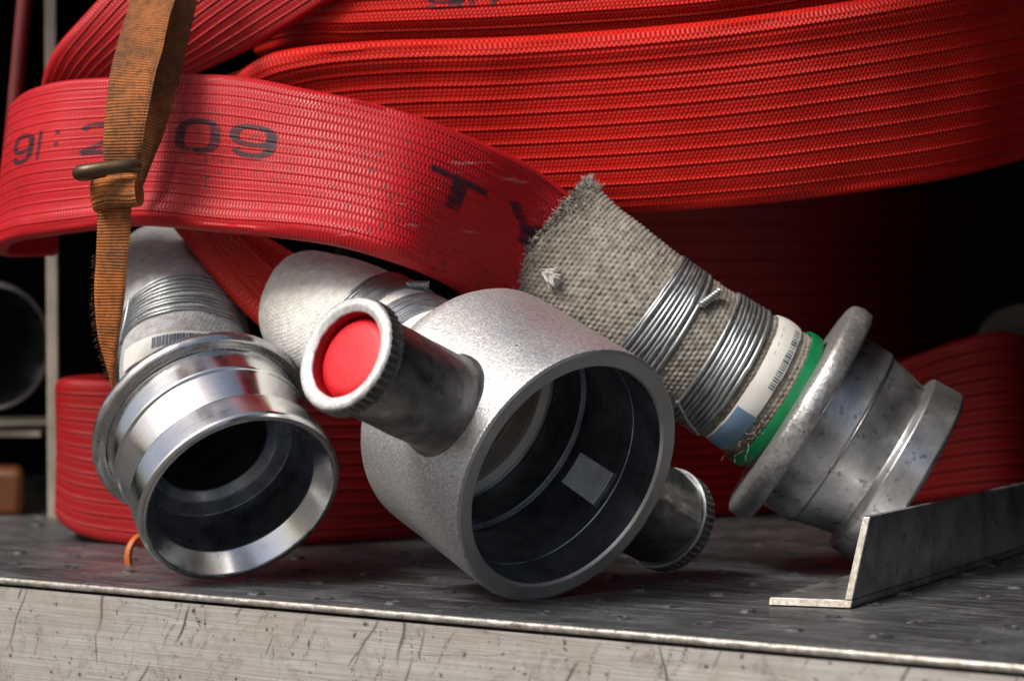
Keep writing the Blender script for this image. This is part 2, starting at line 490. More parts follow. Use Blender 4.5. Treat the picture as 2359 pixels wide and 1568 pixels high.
for i in range(60):
    scratch(random.uniform(0, LX), -.0044 - random.uniform(0, .055), R(random.uniform(-6, 6)), random.uniform(.01, .08), .00018, random.uniform(.2, .5))
for i in range(110):
    scratch(random.uniform(0, LX), -.0044 - random.uniform(0, .05), random.uniform(0, 3.1), random.uniform(.0012, .003), random.uniform(.0004, .0009), random.uniform(.5, 1.0))
fp = mesh('front_profile', Vv, gridfaces(nx, nz), M['shelffront'], shelf, smooth=False)
at = fp.data.attributes.new('scratch', 'FLOAT', 'POINT'); at.data.foreach_set('value', mask.astype(np.float32).ravel())
V, F = box_vf(F0 + ein * .0002 + [0, 0, -.0044 - HZ], edir * LX, ein * .03, [0, 0, HZ])
F = [f for k, f in enumerate(F) if k != 2]
mesh('profile_body', V, F, M['edge'], shelf, smooth=False)

# punched anti-slip nubs in the plate
l1 = np.array([.478, .878, 0]); l2 = np.array([-.878, .478, 0])
pr = [(.0052, -.0002), (.0042, .0002), (.0033, .0010), (.0027, .0012), (.0021, .0008), (.0016, .00004), (.0, .00003)]
nv = [(r * math.cos(t), r * math.sin(t), z) for r, z in pr for t in np.linspace(0, 2 * math.pi, 14, endpoint=False)]
nme = bpy.data.meshes.new('nub'); nme.from_pydata(nv, [], gridfaces(len(pr), 14, False, True))
nme.polygons.foreach_set('use_smooth', [True] * len(nme.polygons)); nme.materials.append(M['shelf']); nme.update()
for i in range(-2, 13):
    for j in range(-7, 20):
        q = np.array([.0865, .924, 0]) + l1 * .0445 * i + l2 * .035 * j
        if np.dot(q - E0, ein) < .012 or q[1] > 1.34: continue
        px = proj(q)
        if not (-60 < px[0] < 2420): continue
        o = bpy.data.objects.new('nub', nme); link(o, shelf)
        o.location = q + np.array([random.uniform(-.0008, .0008), random.uniform(-.0008, .0008), 0])
        s_ = random.uniform(.8, 1.1); o.scale = (s_, s_, random.uniform(.6, 1.1)); o.rotation_euler = (0, 0, random.uniform(0, 6))

def panel(name, c, ex, ey, ez, mat):
    V, F = box_vf(c, ex, ey, ez)
    o = mesh(name, V, F, mat, None, smooth=False); o['kind'] = 'structure'; return o
BX = X0 - edir * .35; BL = LEN + .75
panel('back_wall', BX + ein * .95 + [0, 0, .0005], edir * BL, ein * .01, [0, 0, .44], M['black'])
panel('shade_ceiling', BX + ein * .12 + [0, 0, .43], edir * BL, ein * .82, [0, 0, .01], M['black'])  # out of view, added to block overhead sky and shade the back
panel('wall_right', E1 + edir * .16 + ein * .02 + [0, 0, .0005], edir * .01, ein * .92, [0, 0, .42], M['black'])
panel('wall_left', BX + edir * .02 + ein * .02 + [0, 0, .0005], edir * .01, ein * .92, [0, 0, .42], M['black'])
g = mesh('bounce_ground', [(-40, -60, -1.1), (40, -60, -1.1), (40, 8, -1.1), (-40, 8, -1.1)], [[0, 1, 2, 3]], m_plain('bounce_ground_grey', (.07, .066, .06), .9, 0, .3, 2, .1), None, smooth=False)  # unseen ground sheet, added for light bounced up from below
g['kind'] = 'structure'

# ------------------------------------------------------------------ hoses
class Ribbon:
    def __init__(self, top, bot, th=.006, ridges=14, rh=.0004, groove=False, bulge=None, nseg=220, wob=.0006, gr=.75, seed=0):
        T = np.array([P(*q) for q in top]); B = np.array([P(*q) for q in bot])
        C = catmull(np.hstack([T, B]), nseg) if len(T) == len(B) else np.hstack([catmull(T, nseg), catmull(B, nseg)])
        self.T, self.B = C[:, :3], C[:, 3:]
        mid = (self.T + self.B) / 2
        self.len = np.concatenate([[0], np.cumsum(np.linalg.norm(np.diff(mid, axis=0), axis=1))])
        w = self.T - self.B; self.W = np.linalg.norm(w, axis=1); self.w = w / self.W[:, None]
        tg = nrm(np.gradient(mid, axis=0))
        self.nn = nrm(np.cross(tg, self.w))
        k = nseg // 2
        if self.nn[k, 1] > 0: self.nn = -self.nn
        self.th, self.ridges, self.rh, self.groove, self.bulge, self.wob, self.seed = th, ridges, rh, groove, bulge, wob, seed
        self.n = nseg; self.gr = gr
    def height(self, f):
        x = (f * self.ridges) % 1.0
        h = self.rh * (np.exp(-((x - .55) / .075)**2) - self.gr * np.exp(-((x - .38) / .09)**2))
        if self.bulge: h = h + self.bulge(f)
        return h
    def point(self, i, f, lift=0.0):
        """front surface, i = fractional row, f = 0 (bottom) .. 1 (top)"""
        i = np.asarray(i, float); f = np.asarray(f, float)
        k = np.clip(np.floor(i).astype(int), 0, self.n - 2); s = (i - k)[..., None]
        L = lambda A: A[k] * (1 - s) + A[k + 1] * s
        B, w, nn = L(self.B), L(self.w), L(self.nn); W = (self.W[k] * (1 - s[..., 0]) + self.W[k + 1] * s[..., 0])
        t = self.th / 2
        a = t + f * (W - 2 * t)
        q = B + w * a[..., None]
        wb = np.zeros(f.shape)
        if self.wob:
            fl = q.reshape(-1, 3)
            wb = np.array([mnoise.noise(Vector(p * 22 + np.array([self.seed, 0, 0]))) for p in fl]).reshape(f.shape) * self.wob
        h = t + self.height(f) + wb + lift
        return q + nn * h[..., None]
    def build(self, name, mat, parent):
        nf = self.ridges * 16 + 1
        f = np.linspace(0, 1, nf)
        I, Fm = np.meshgrid(np.arange(self.n, dtype=float), f, indexing='ij')
        front = self.point(I, Fm)
        t = self.th / 2
        def edge(base, sgn, e0):
            rows = []
            for a in np.linspace(90, -90, 10):
                ca, sa = math.cos(R(a)), math.sin(R(a))
                rows.append(base + sgn * self.w * (t * ca) + self.nn * (t * sa + e0 * max(sa, 0)))
            return np.stack(rows, 1)
        b0 = float(self.height(np.array([1.0]))[0]); b1 = float(self.height(np.array([0.0]))[0])
        topc = self.B + self.w * (self.W - t)[:, None]; botc = self.B + self.w * t
        te = edge(topc, 1, b0)[:, 1:]
        be = edge(botc, -1, b1)[:, ::-1][:, :-1]
        V = np.concatenate([front, te, be], 1)
        m = V.shape[1]
        W0 = self.W.mean()
        va = np.concatenate([f * W0, W0 + np.linspace(.0006, self.th * 1.5, te.shape[1]), -np.linspace(self.th * 1.5, .0006, be.shape[1])])
        uv = np.stack([np.repeat(self.len[:, None], m, 1), np.repeat(va[None], self.n, 0)], -1)
        Fc = gridfaces(self.n, m, False, True)
        Fc.append(list(range(m))[::-1]); Fc.append([(self.n - 1) * m + j for j in range(m)])
        return mesh(name, V, Fc, mat, parent, uv, sharp=60)
    def row_at(self, u, f):
        q = self.point(np.arange(self.n, dtype=float), np.full(self.n, f))
        pu = 1179 + q[:, 0] * FPX / q[:, 1]
        lo = int(np.argmin(pu[: self.n // 3])) if pu[0] > pu[self.n // 6] else 0
        return float(np.interp(u, pu[lo:], np.arange(lo, self.n)))

# ---- the front hose with its lettering
A_top = [(150, 215, 1.135), (70, 225, 1.11), (45, 233, 1.085), (75, 208, 1.058), (150, 187, 1.035), (260, 179, 1.020), (420, 172, 1.005), (560, 178, .994), (700, 205, .985), (850, 238, .982), (975, 275, .984), (1110, 328, .996), (1210, 375, 1.008), (1295, 435, 1.016), (1375, 500, 1.019)]
A_bot = [(120, 590, 1.135), (30, 592, 1.11), (2, 585, 1.085), (28, 560, 1.055), (110, 545, 1.030), (230, 530, 1.012), (340, 521, .996), (500, 536, .980), (640, 548, .966), (780, 568, .955), (900, 602, .955), (1000, 642, .975), (1080, 688, .998), (1150, 738, 1.014), (1235, 800, 1.018)]
def bulgeA(f): return .0016 * np.exp(-((f - .05) / .07)**2) + .0018 * np.sin(np.pi * np.clip(f, 0, 1))
ribA = Ribbon(A_top, A_bot, th=.007, ridges=14, rh=.00030, bulge=bulgeA, nseg=320, wob=.0030, gr=.4, seed=3)
hA = thing('fire_hose', 'red hose printed 09 TY ending in frayed canvas sleeve and dull coupling', 'fire hose', tuple(P(1980, 1300, 1.04)))
tubeA = ribA.build('hose_tube', M['hoseA'], hA)

def stroke_char(name, paths, u_mid, width, f0, f1, tw=.17, th_=.17, ribA=ribA, parent=tubeA):
    """strokes in a unit box laid on the hose; vertical strokes broader than level ones"""
    lc_ = np.interp(ribA.row_at(u_mid, (f0 + f1) / 2), np.arange(ribA.n), ribA.len)
    VV, FF = [], []
    for path in paths:
        p = catmull([(x, y, 0) for x, y in path], max(60, 8 * len(path)))[:, :2] if len(path) > 2 else np.linspace(path[0], path[1], 60)
        tg = nrm(np.gradient(p, axis=0)); nm = np.stack([-tg[:, 1], tg[:, 0]], 1)
        wid = .5 * np.stack([nm[:, 0] * tw, nm[:, 1] * th_], 1)
        off = len(VV)
        ks = np.linspace(-1, 1, 13)
        for q, w in zip(p, wid):
            for k in ks: VV.append(q + w * k)
        FF += gridfaces(len(p), 13, False, False, off)
    VV = np.array(VV)
    rows = np.interp(lc_ + (VV[:, 0] - .5) * width, ribA.len, np.arange(ribA.n))
    f = f0 + VV[:, 1] * (f1 - f0)
    pts = ribA.point(rows, f, .00022)
    mesh(name, pts, FF, M['ink'], parent, sharp=0)
def loop(cx, cy, rx, ry, a0=0, a1=360, sq=2.6, n=18):
    out = []
    for a in np.linspace(R(a0), R(a1), n):
        c, s_ = math.cos(a), math.sin(a)
        out.append((cx + rx * math.copysign(abs(c)**(2 / sq), c), cy + ry * math.copysign(abs(s_)**(2 / sq), s_)))
    return out
NINE = [loop(.5, .66, .40, .26), loop(.5, .50, .40, .42, 40, -150, 2.6)]
ZERO = [loop(.5, .5, .40, .42, sq=3.2)]
TWO = [loop(.5, .68, .40, .24, 165, -20) + [(.72, .36), (.14, .12), (.10, .08)], [(.08, .08), (.92, .08)]]
ONE = [[(.5, .02), (.5, .98)]]
COLON = [[(.5, .62), (.5, .80)], [(.5, .14), (.5, .32)]]
TEE = [[(.0, .92), (1.0, .92)], [(.5, .815), (.5, .0)]]
WYE = [[(.5, .0), (.5, .45)], [(.05, .98), (.5, .42)], [(.95, .98), (.5, .42)]]
def put(name, paths, u, wmm, f0, f1, tw=.2, th_=.15): stroke_char(name, paths, u, wmm * .001, f0, f1, tw, th_)
put('letter', NINE, 52, 22, .48, .70, .22)
put('letter', ONE, 90, 12, .48, .70, .22)
put('letter', COLON, 131, 8, .54, .72, .30)
put('letter', TWO, 222, 19, .48, .72)
put('letter', ZERO, 330, 22, .46, .71, .22)
put('letter', ZERO, 455, 23, .47, .71, .22)
put('letter', NINE, 582, 24, .47, .71, .22)
put('letter', TEE, 1052, 31, .45, .70, .28, .20)
put('letter', WYE, 1216, 31, .50, .74, .28, .24)

# ---- other hose layers
def hose_layer(name, label, top, bot, mat, base, **k):
    rb = Ribbon(top, bot, **k)
    t = thing(name, label, 'fire hose', base, 'folded red hose layers')
    ob = rb.build('hose_tube', mat, t)
    return rb, ob
hose_layer('folded_hose', 'broad bright red hose layer with raised ridges across the upper right',
    [(430, 205, 1.12), (545, 165, 1.075), (640, 120, 1.05), (850, 96, 1.035), (1200, 84, 1.025), (1600, 52, 1.015), (1900, 12, 1.02), (2200, -40, 1.045), (2480, -90, 1.10)],
    [(700, 520, 1.13), (820, 505, 1.09), (920, 500, 1.07), (1080, 500, 1.055), (1320, 497, 1.042), (1640, 480, 1.03), (1930, 449, 1.032), (2200, 408, 1.055), (2470, 335, 1.12)],
    M['hoseB'], tuple(P(1600, 480, 1.03)), th=.008, ridges=11, rh=.00062, nseg=260, gr=.6, wob=.0030, seed=11,
    bulge=lambda f: .0028 * np.exp(-((f - .95) / .08)**2) + .002 * np.sin(np.pi * f) - .002 * np.exp(-(f / .08)**2))
rbT, obT = hose_layer('folded_hose', 'red hose layer pressed flat along the top edge above the broad ridged one',
    [(640, 20, 1.12), (720, -60, 1.075), (860, -110, 1.05), (1300, -150, 1.035), (1700, -190, 1.025), (2200, -260, 1.05), (2480, -300, 1.10)],
    [(600, 130, 1.14), (690, 112, 1.085), (820, 106, 1.065), (1250, 92, 1.05), (1650, 60, 1.04), (2150, -20, 1.06), (2480, -70, 1.115)],
    M['hoseB'], tuple(P(1600, 60, 1.04)), th=.009, ridges=7, rh=.0006, nseg=200, wob=.001, seed=5,
    bulge=lambda f: .003 * np.exp(-((f - .22) / .16)**2))
stroke_char('letter', NINE, 1020, .016, .33, .55, .2, .15, rbT, obT)
stroke_char('letter', ONE, 1062, .012, .33, .55, .22, .15, rbT, obT)
stroke_char('letter', ONE, 1088, .012, .33, .55, .22, .15, rbT, obT)
stroke_char('letter', [[(.3, .0), (.7, 1.0)]], 1150, .014, .36, .58, .2, .15, rbT, obT)
hose_layer('folded_hose', 'red hose rising diagonally behind the orange strap at upper left',
    [(150, 330, 1.15), (98, 250, 1.12), (97, 190, 1.10), (122, 120, 1.085), (185, 45, 1.075), (275, -45, 1.07), (420, -150, 1.07)],
    [(330, 420, 1.15), (290, 330, 1.125), (300, 250, 1.105), (395, 195, 1.085), (520, 140, 1.07), (640, 80, 1.06), (860, -55, 1.05)],
    M['hoseA'], tuple(P(300, 200, 1.09)), th=.008, ridges=13, rh=.0005, nseg=180, wob=.001, seed=8,
    bulge=lambda f: .003 * np.sin(np.pi * f))
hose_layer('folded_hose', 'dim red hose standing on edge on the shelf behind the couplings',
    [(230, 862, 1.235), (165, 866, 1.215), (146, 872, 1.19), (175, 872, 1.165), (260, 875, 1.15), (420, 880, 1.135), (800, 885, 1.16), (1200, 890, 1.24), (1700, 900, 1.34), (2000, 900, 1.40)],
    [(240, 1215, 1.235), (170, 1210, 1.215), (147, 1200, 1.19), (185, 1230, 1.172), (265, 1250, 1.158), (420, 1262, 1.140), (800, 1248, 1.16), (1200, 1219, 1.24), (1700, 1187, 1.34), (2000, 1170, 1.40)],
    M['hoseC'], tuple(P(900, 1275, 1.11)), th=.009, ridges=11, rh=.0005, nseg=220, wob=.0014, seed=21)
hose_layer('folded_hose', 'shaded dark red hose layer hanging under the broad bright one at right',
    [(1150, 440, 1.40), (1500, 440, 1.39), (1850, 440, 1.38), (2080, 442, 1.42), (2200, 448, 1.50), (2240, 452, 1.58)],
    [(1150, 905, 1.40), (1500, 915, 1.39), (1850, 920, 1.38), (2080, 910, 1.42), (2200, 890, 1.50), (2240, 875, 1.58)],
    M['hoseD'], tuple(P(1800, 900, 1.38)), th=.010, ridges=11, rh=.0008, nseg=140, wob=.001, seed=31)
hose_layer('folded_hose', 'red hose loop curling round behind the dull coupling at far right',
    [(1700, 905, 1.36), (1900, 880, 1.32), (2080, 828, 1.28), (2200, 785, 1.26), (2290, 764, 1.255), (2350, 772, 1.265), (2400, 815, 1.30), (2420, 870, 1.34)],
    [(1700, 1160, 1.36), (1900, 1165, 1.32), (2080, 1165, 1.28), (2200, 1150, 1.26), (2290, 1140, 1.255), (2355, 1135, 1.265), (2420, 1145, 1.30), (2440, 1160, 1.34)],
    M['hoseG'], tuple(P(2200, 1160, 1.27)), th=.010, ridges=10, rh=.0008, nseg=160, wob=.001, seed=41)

# ------------------------------------------------------------------ woven sleeves
def sleeve(name, ctrl, mat, parent, nb=74, py=.0024, amp=.00045, up=None, fray=False, seg_u=6, seg_v=6, view_axis=True):
    """ctrl: (u, v, d, half width across the view, half width along it)"""
    C = np.array([[*P(u, v, d), a, b] for u, v, d, a, b in ctrl])
    tmp = catmull(C, 60)
    L = np.linalg.norm(np.diff(tmp[:, :3], axis=0), axis=1).sum()
    rows = max(4, int(round(L / py)))
    n = rows * seg_v + 1; m = nb * seg_u
    D = catmull_arc(C, n)
    c = D[:, :3]; wa, wb = D[:, 3], D[:, 4]
    T = nrm(np.gradient(c, axis=0))
    A = nrm(np.cross(T, nrm(c - np.array([0, 0, CAM_H]))))
    N = nrm(np.cross(T, A))
    th = np.linspace(0, 2 * math.pi, m, endpoint=False)
    y = np.arange(n) / seg_v; x = np.arange(m) / seg_u
    Y, X = np.meshgrid(y, x, indexing='ij')
    row = np.floor(Y).astype(int)
    jit = RNG.uniform(.55, 1.25, (rows + 2, nb + 1))
    bead = jit[np.clip(row, 0, rows), (np.floor(X + .5 + .5 * (row % 2)).astype(int)) % nb] * np.abs(np.cos(np.pi * (X + .5 * (row % 2))))**.7 * np.abs(np.sin(np.pi * Y))**.7
    ct, st = np.cos(th), np.sin(th)
    rad = nrm(A[:, None] * (ct[None, :, None] / np.maximum(wa, 1e-4)[:, None, None]) + N[:, None] * (st[None, :, None] / np.maximum(wb, 1e-4)[:, None, None]))
    base = c[:, None] + A[:, None] * (wa[:, None] * ct)[..., None] + N[:, None] * (wb[:, None] * st)[..., None]
    lump = np.array([mnoise.noise(Vector(q * 70)) for q in base[::6, ::6].reshape(-1, 3)]).reshape(base[::6, ::6].shape[:2])
    lump = np.repeat(np.repeat(lump, 6, 0)[:n], 6, 1)[:, :m]
    k = np.ones(9) / 9
    for ax in (0, 1):
        lump = np.apply_along_axis(lambda r_: np.convolve(np.pad(r_, 4, 'wrap'), k, 'valid'), ax, lump)
    V = base + rad * (bead * amp + lump * .0006)[..., None]
    if fray:
        e = np.clip(1 - np.arange(n) / (seg_v * 2.2), 0, 1)[:, None, None]
        V = V + e * (RNG.normal(0, .0007, V.shape))
    uv = np.stack([X, Y], -1)
    o = mesh(name, V, gridfaces(n, m, False, True), mat, parent, uv, sharp=0)
    return o, dict(c=c, A=A, N=N, T=T, wa=wa, wb=wb, n=n)

def on_sleeve(sl, t, th, lift):
    k = int(np.clip(t * (sl['n'] - 1), 0, sl['n'] - 1))
    return sl['c'][k] + sl['A'][k] * (sl['wa'][k] + lift) * math.cos(th) + sl['N'][k] * (sl['wb'][k] + lift) * math.sin(th)

def wire_band(parent, sl, t0, t1, turns, rad=.0009, knot=None, seed=0):
    rnd = random.Random(seed)
    band = None
    if knot is not None:
        th0, ln = knot
        p0 = on_sleeve(sl, t1, th0, rad * 2.2)
        k = int(t1 * (sl['n'] - 1)); ax = sl['T'][k]
        tan = nrm(-sl['A'][k] * math.sin(th0) + sl['N'][k] * math.cos(th0)); out = nrm(sl['A'][k] * math.cos(th0) + sl['N'][k] * math.sin(th0))
        VV, FF = [], []
        for ph in (0, math.pi):
            pts = []
            for q in np.linspace(0, 1, 60):
                a = ph + q * 7 * math.pi
                dirv = nrm(ax * .35 - tan * .9)
                e1 = out; e2 = np.cross(dirv, out)
                pts.append(p0 + dirv * (q * ln) + (e1 * math.cos(a) + e2 * math.sin(a)) * rad * .95 + out * .0006 * q)
            v, f = tube_vf(np.array(pts), rad * .95, 8, False, len(VV)); VV += list(v); FF += f
        band = mesh('wire_band', VV, FF, M['wire'], parent, sharp=60)
    else:
        p = on_sleeve(sl, t1, 1.2, rad * 2.6); k = int(t1 * (sl['n'] - 1))
        band = tube('wire_band', [on_sleeve(sl, t0 + (t1 - t0) * q, 2.4 + q * .5, rad * 1.6) for q in np.linspace(0, 1, 10)], rad, M['wire'], parent)
    for i in range(turns):
        t = t0 + (t1 - t0) * (i + .5) / turns
        dt = (t1 - t0) / turns
        ph = rnd.uniform(0, 6.28); am = rnd.uniform(.05, .3) * dt
        pts = [on_sleeve(sl, t + am * math.sin(a + ph), a, rad * .9 + rnd.uniform(-.00005, .0001)) for a in np.linspace(0, 2 * math.pi, 72, endpoint=False)]
        tube('wire_turn', pts, rad, M['wire'], band, 8, True)
    return band

def arc_strip(name, sl, t0, t1, a0, a1, lift, thick, mat, parent, n=40, m=6, crown=0.0, skew=0.0):
    """a band round the sleeve with real thickness"""
    V = np.zeros((n, 2 * m, 3))
    full = abs(a1 - a0) > 6.2
    for i in range(n):
        a = a0 + (a1 - a0) * i / (n if full else n - 1)
        for j in range(m):
            q = j / (m - 1)
            t = t0 + (t1 - t0) * q + skew * (i / (n - 1) - .5)
            c = crown * (1 - (2 * q - 1)**2)
            V[i, j] = on_sleeve(sl, t, a, lift + thick + c)
            V[i, 2 * m - 1 - j] = on_sleeve(sl, t, a, lift)
    F = gridfaces(n, 2 * m, full, True)
    if not full:
        F.append(list(range(2 * m))); F.append([(n - 1) * 2 * m + j for j in range(2 * m)][::-1])
    return mesh(name, V, F, mat, parent, sharp=40)

# ---- hose A: sleeve, wires, label, green ring
slA, sA = sleeve('sleeve', [(1247, 539, 1.016, .0335, .0095), (1318, 598, 1.014, .0325, .013), (1400, 662, 1.012, .0322, .019), (1510, 747, 1.012, .0318, .026), (1645, 832, 1.014, .0318, .030), (1745, 893, 1.016, .0325, .0325), (1838, 953, 1.018, .033, .033)],
                 M['canvas'], hA, nb=68, py=.0022, amp=.0008, fray=True)
wire_band(hA, sA, .40, .53, 9, .0010, knot=(1.0, .013), seed=2)
wire_band(hA, sA, .628, .752, 8, .0010, seed=4)
lab = arc_strip('paper_label', sA, .778, .852, -.9, R(160), .0012, .0005, M['paper'], hA, 70, 8, crown=.0008, skew=-.012)
arc_strip('blue_patch', sA, .7785, .8515, R(110), R(160), .0018, .0002, M['blue'], lab, 24, 8, crown=.0008, skew=-.004)
rb_ = random.Random(5); a = 24.0
while a < 86:
    w = rb_.choice([.7, .7, 1.2, 2.0])
    arc_strip('barcode_bar', sA, .818, .848, R(a), R(a + w), .0023, .00008, M['bar'], lab, 4, 4)
    a += w + rb_.choice([1.0, 1.3, 2.2])
for k in range(5):
    arc_strip('printed_mark', sA, .796, .806, R(30 + 9 * k), R(34 + 9 * k), .0022, .00008, M['blue'], lab, 4, 3)
arc_strip('green_ring', sA, .893, .928, 0, 2 * math.pi, .0016, .0012, M['green'], hA, 90, 6, crown=.0004)

def threads(parent, sl, count, mat, span=(0.0, .05), ln=(.003, .008), rad=.00022, arc=(-.3, 3.4)):
    VV, FF = [], []
    for i in range(count):
        th = random.uniform(*arc); t = random.uniform(*span)
        k = int(t * (sl['n'] - 1)); p = on_sleeve(sl, t, th, .0004)
        out = nrm(sl['A'][k] * math.cos(th) * sl['wb'][k] + sl['N'][k] * math.sin(th) * sl['wa'][k])
        d = nrm(out * random.uniform(.1, .9) + sl['T'][k] * random.uniform(-1, .5) + RNG.normal(0, .5, 3))
        d2 = nrm(RNG.normal(0, 1, 3)); l = random.uniform(*ln)
        q = np.linspace(0, 1, 7)[:, None]
        pts = p + d * l * q + d2 * l * .35 * np.sin(q * 2.6) + out * -.0002
        v, f = tube_vf(pts, rad * (1 - .5 * q[:, 0]), 5, False, len(VV)); VV += list(v); FF += f
    o = mesh('frayed_threads', VV, FF, mat, parent, sharp=0); o['kind'] = 'stuff'; return o
threads(slA, sA, 520, M['thread'], (0.0, .050), (.0015, .0042))
threads(slA, sA, 60, M['canvas'], (.86, .895), (.002, .006), arc=(1.9, 3.0))
tuft = on_sleeve(sA, .10, R(112), .001)
VV, FF = [], []
for i in range(70):
    q = np.linspace(0, 1, 8)[:, None]
    o_ = RNG.normal(0, .0010, 3); d = nrm(np.array([.7, -.25, -.6]) + RNG.normal(0, .30, 3))
    pts = tuft + o_ + d * .008 * q + np.array([0, -.0016, 0]) * np.sin(q * 3.0)
    v, f = tube_vf(pts, .00022, 5, False, len(VV)); VV += list(v); FF += f
tf = mesh('thread_tuft', VV, FF, M['white'], slA, sharp=0)

# ------------------------------------------------------------------ shouldered couplings (left polished, right dull)
def shoulder_coupling(O, A, parent, mbody, mrim, mflange, mbore, seg=160, rough=.0, fr=.0578, ft=.012, sk=1.0):
    q_ = lambda L: [(a if a < .02 else .02 + (a - .02) * sk, *r_) for a, *r_ in L]
    prof = rp(q_([(.060, .030), (.060, .0460), (.0385, .0462, .0012), (.0375, .0450, .0005), (.0182, .0405, .0010), (.0160, .0462, .0008), (.0012, .0470, .0022), (.0, .0455, .0006)]))
    body = lathe('coupling', prof, O, A, mbody, parent, seg, rough=rough * .25)
    face = rp([(.0, .0455), (-.0002, .0450, .0003), (-.0002, .0436, .0003), (.0004, .0430)])
    lathe('lip_face', face, O, A, mrim, body, seg)
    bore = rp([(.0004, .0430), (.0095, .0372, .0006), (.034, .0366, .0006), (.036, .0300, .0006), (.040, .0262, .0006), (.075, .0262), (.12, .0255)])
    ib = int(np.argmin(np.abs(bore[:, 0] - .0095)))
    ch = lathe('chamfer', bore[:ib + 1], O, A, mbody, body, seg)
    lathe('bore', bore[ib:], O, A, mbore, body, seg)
    fl = rp(q_([(.0545, .0462), (.0550, fr - .0048, .003), (.0552, fr - .0018, .0035), (.0552 + ft * .4, fr, .004), (.0552 + ft * .9, fr - .0012, .0035), (.0552 + ft, fr - .006, .003), (.0555 + ft, .0345)]), 5)
    lathe('flange', fl, O, A, mflange, body, seg, rough=rough, sharp=60)
    return body
A_R = nrm([.851, -.07, -.523])
O_R = P(2098, 1106, 1.016)
shoulder_coupling(O_R, A_R, hA, M['dull'], M['polishrim'], M['flange'], M['bore'], rough=.0009)

# ---- left polished coupling
hL = thing('fire_hose', 'hose with silver grey sleeve and mirror polished coupling at the left', 'fire hose', tuple(P(520, 1345, .967)))
A_L = nrm([.424, -.704, -.568])
O_L = P(556, 1150, .955)
shoulder_coupling(O_L, A_L, hL, M['polish'], M['polishrim'], M['polishrim'], M['borec'], seg=200, rough=.0004, fr=.0520, ft=.0085, sk=.88)
def pw(p): q = proj(p); return (q[0], q[1], p[1])
bl = lambda s: O_L - A_L * s
cl = [(*pw(bl(.056)), .0325, .0325), (*pw(bl(.074)), .0315, .0315), (424, 762, 1.030, .0290, .0285), (400, 690, 1.055, .0262, .0250), (374, 625, 1.085, .0225, .020), (362, 580, 1.11, .020, .015)]
slL, sL = sleeve('sleeve', cl[::-1], M['silver'], hL, nb=84, py=.0018, amp=.00028)
wire_band(hL, sL, .575, .69, 10, .0007, seed=9)
labL = arc_strip('paper_label', sL, .755, .83, R(-40), R(150), .0010, .0005, M['paper'], hL, 50, 6, crown=.0004)
arc_strip('blue_patch', sL, .756, .829, R(-40), R(38), .0015, .0002, M['blue'], labL, 30, 6, crown=.0004)
a = 64.0
while a < 118:
    w = rb_.choice([.9, 1.4, 2.2]); arc_strip('barcode_bar', sL, .766, .804, R(a), R(a + w), .0020, .0001, M['bar'], labL, 4, 4); a += w + rb_.choice([.5, .8])
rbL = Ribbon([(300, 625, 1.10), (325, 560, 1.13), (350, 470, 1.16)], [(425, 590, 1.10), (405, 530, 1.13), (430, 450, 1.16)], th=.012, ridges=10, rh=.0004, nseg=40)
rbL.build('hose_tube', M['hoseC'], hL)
lathe('orange_gasket', rp([(.004, .0474), (.004, .0486, .0006), (.0075, .0486, .0006), (.0075, .0468)]), P(0, 0, 1), A_L, M['orangering'], None, 4) if False else None

# ------------------------------------------------------------------ the big push-button coupling in the centre
hC = thing('fire_hose', 'hose with white woven sleeve and large cast push-button coupling in the middle', 'fire hose', tuple(P(1230, 1385, .902)))
A_C = nrm([.596, -.708, -.379])
O_C = P(1312, 1099, .892)
RC = .0571
outer = rp([(.0, .0562), (.0, RC - .0003, .0003), (.0006, RC, .0003), (.0735, RC - .0003, .013), (.0815, .0450, .010), (.0828, .0330, .003), (.096, .0300)], 8)
bodyC = lathe('coupling', outer, O_C, A_C, M['cast'], hC, 200, rough=.00022, sharp=50)
lathe('rim_face', rp([(.0, .0563), (-.0004, .0558, .0003), (-.0004, .0501, .0003), (.0010, .0493)]), O_C, A_C, M['rim'], bodyC, 200)
bp = rp([(.0010, .0493), (.018, .0490), (.0184, .0487), (.0200, .0487), (.0204, .0490), (.048, .0490, .0004), (.049, .0506, .0004), (.053, .0506, .0004), (.054, .0484, .0006), (.0730, .0480, .001), (.0735, .0468, .0003)])
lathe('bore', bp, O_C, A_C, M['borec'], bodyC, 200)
lathe('seat_ring', rp([(.0735, .0468), (.0726, .0462, .0004), (.0748, .0424, .0006), (.0770, .0420)]), O_C, A_C, M['seat'], bodyC, 160)
lathe('inner_tube', rp([(.0770, .0420), (.0785, .034, .001), (.086, .030), (.094, .029)]), O_C, A_C, M['post'], bodyC, 96)

AC, UC, WC = frame(A_C)
def ray_cyl(u, v, rad, far=False):
    o = np.array([0, 0, CAM_H]); d = nrm(P(u, v, 1.0) - o)
    oc = o - O_C; dp = d - AC * np.dot(d, AC); op = oc - AC * np.dot(oc, AC)
    a, b, c = np.dot(dp, dp), 2 * np.dot(dp, op), np.dot(op, op) - rad**2
    q = math.sqrt(max(b * b - 4 * a * c, 0)); t = (-b + (q if far else -q)) / (2 * a)
    return o + d * t
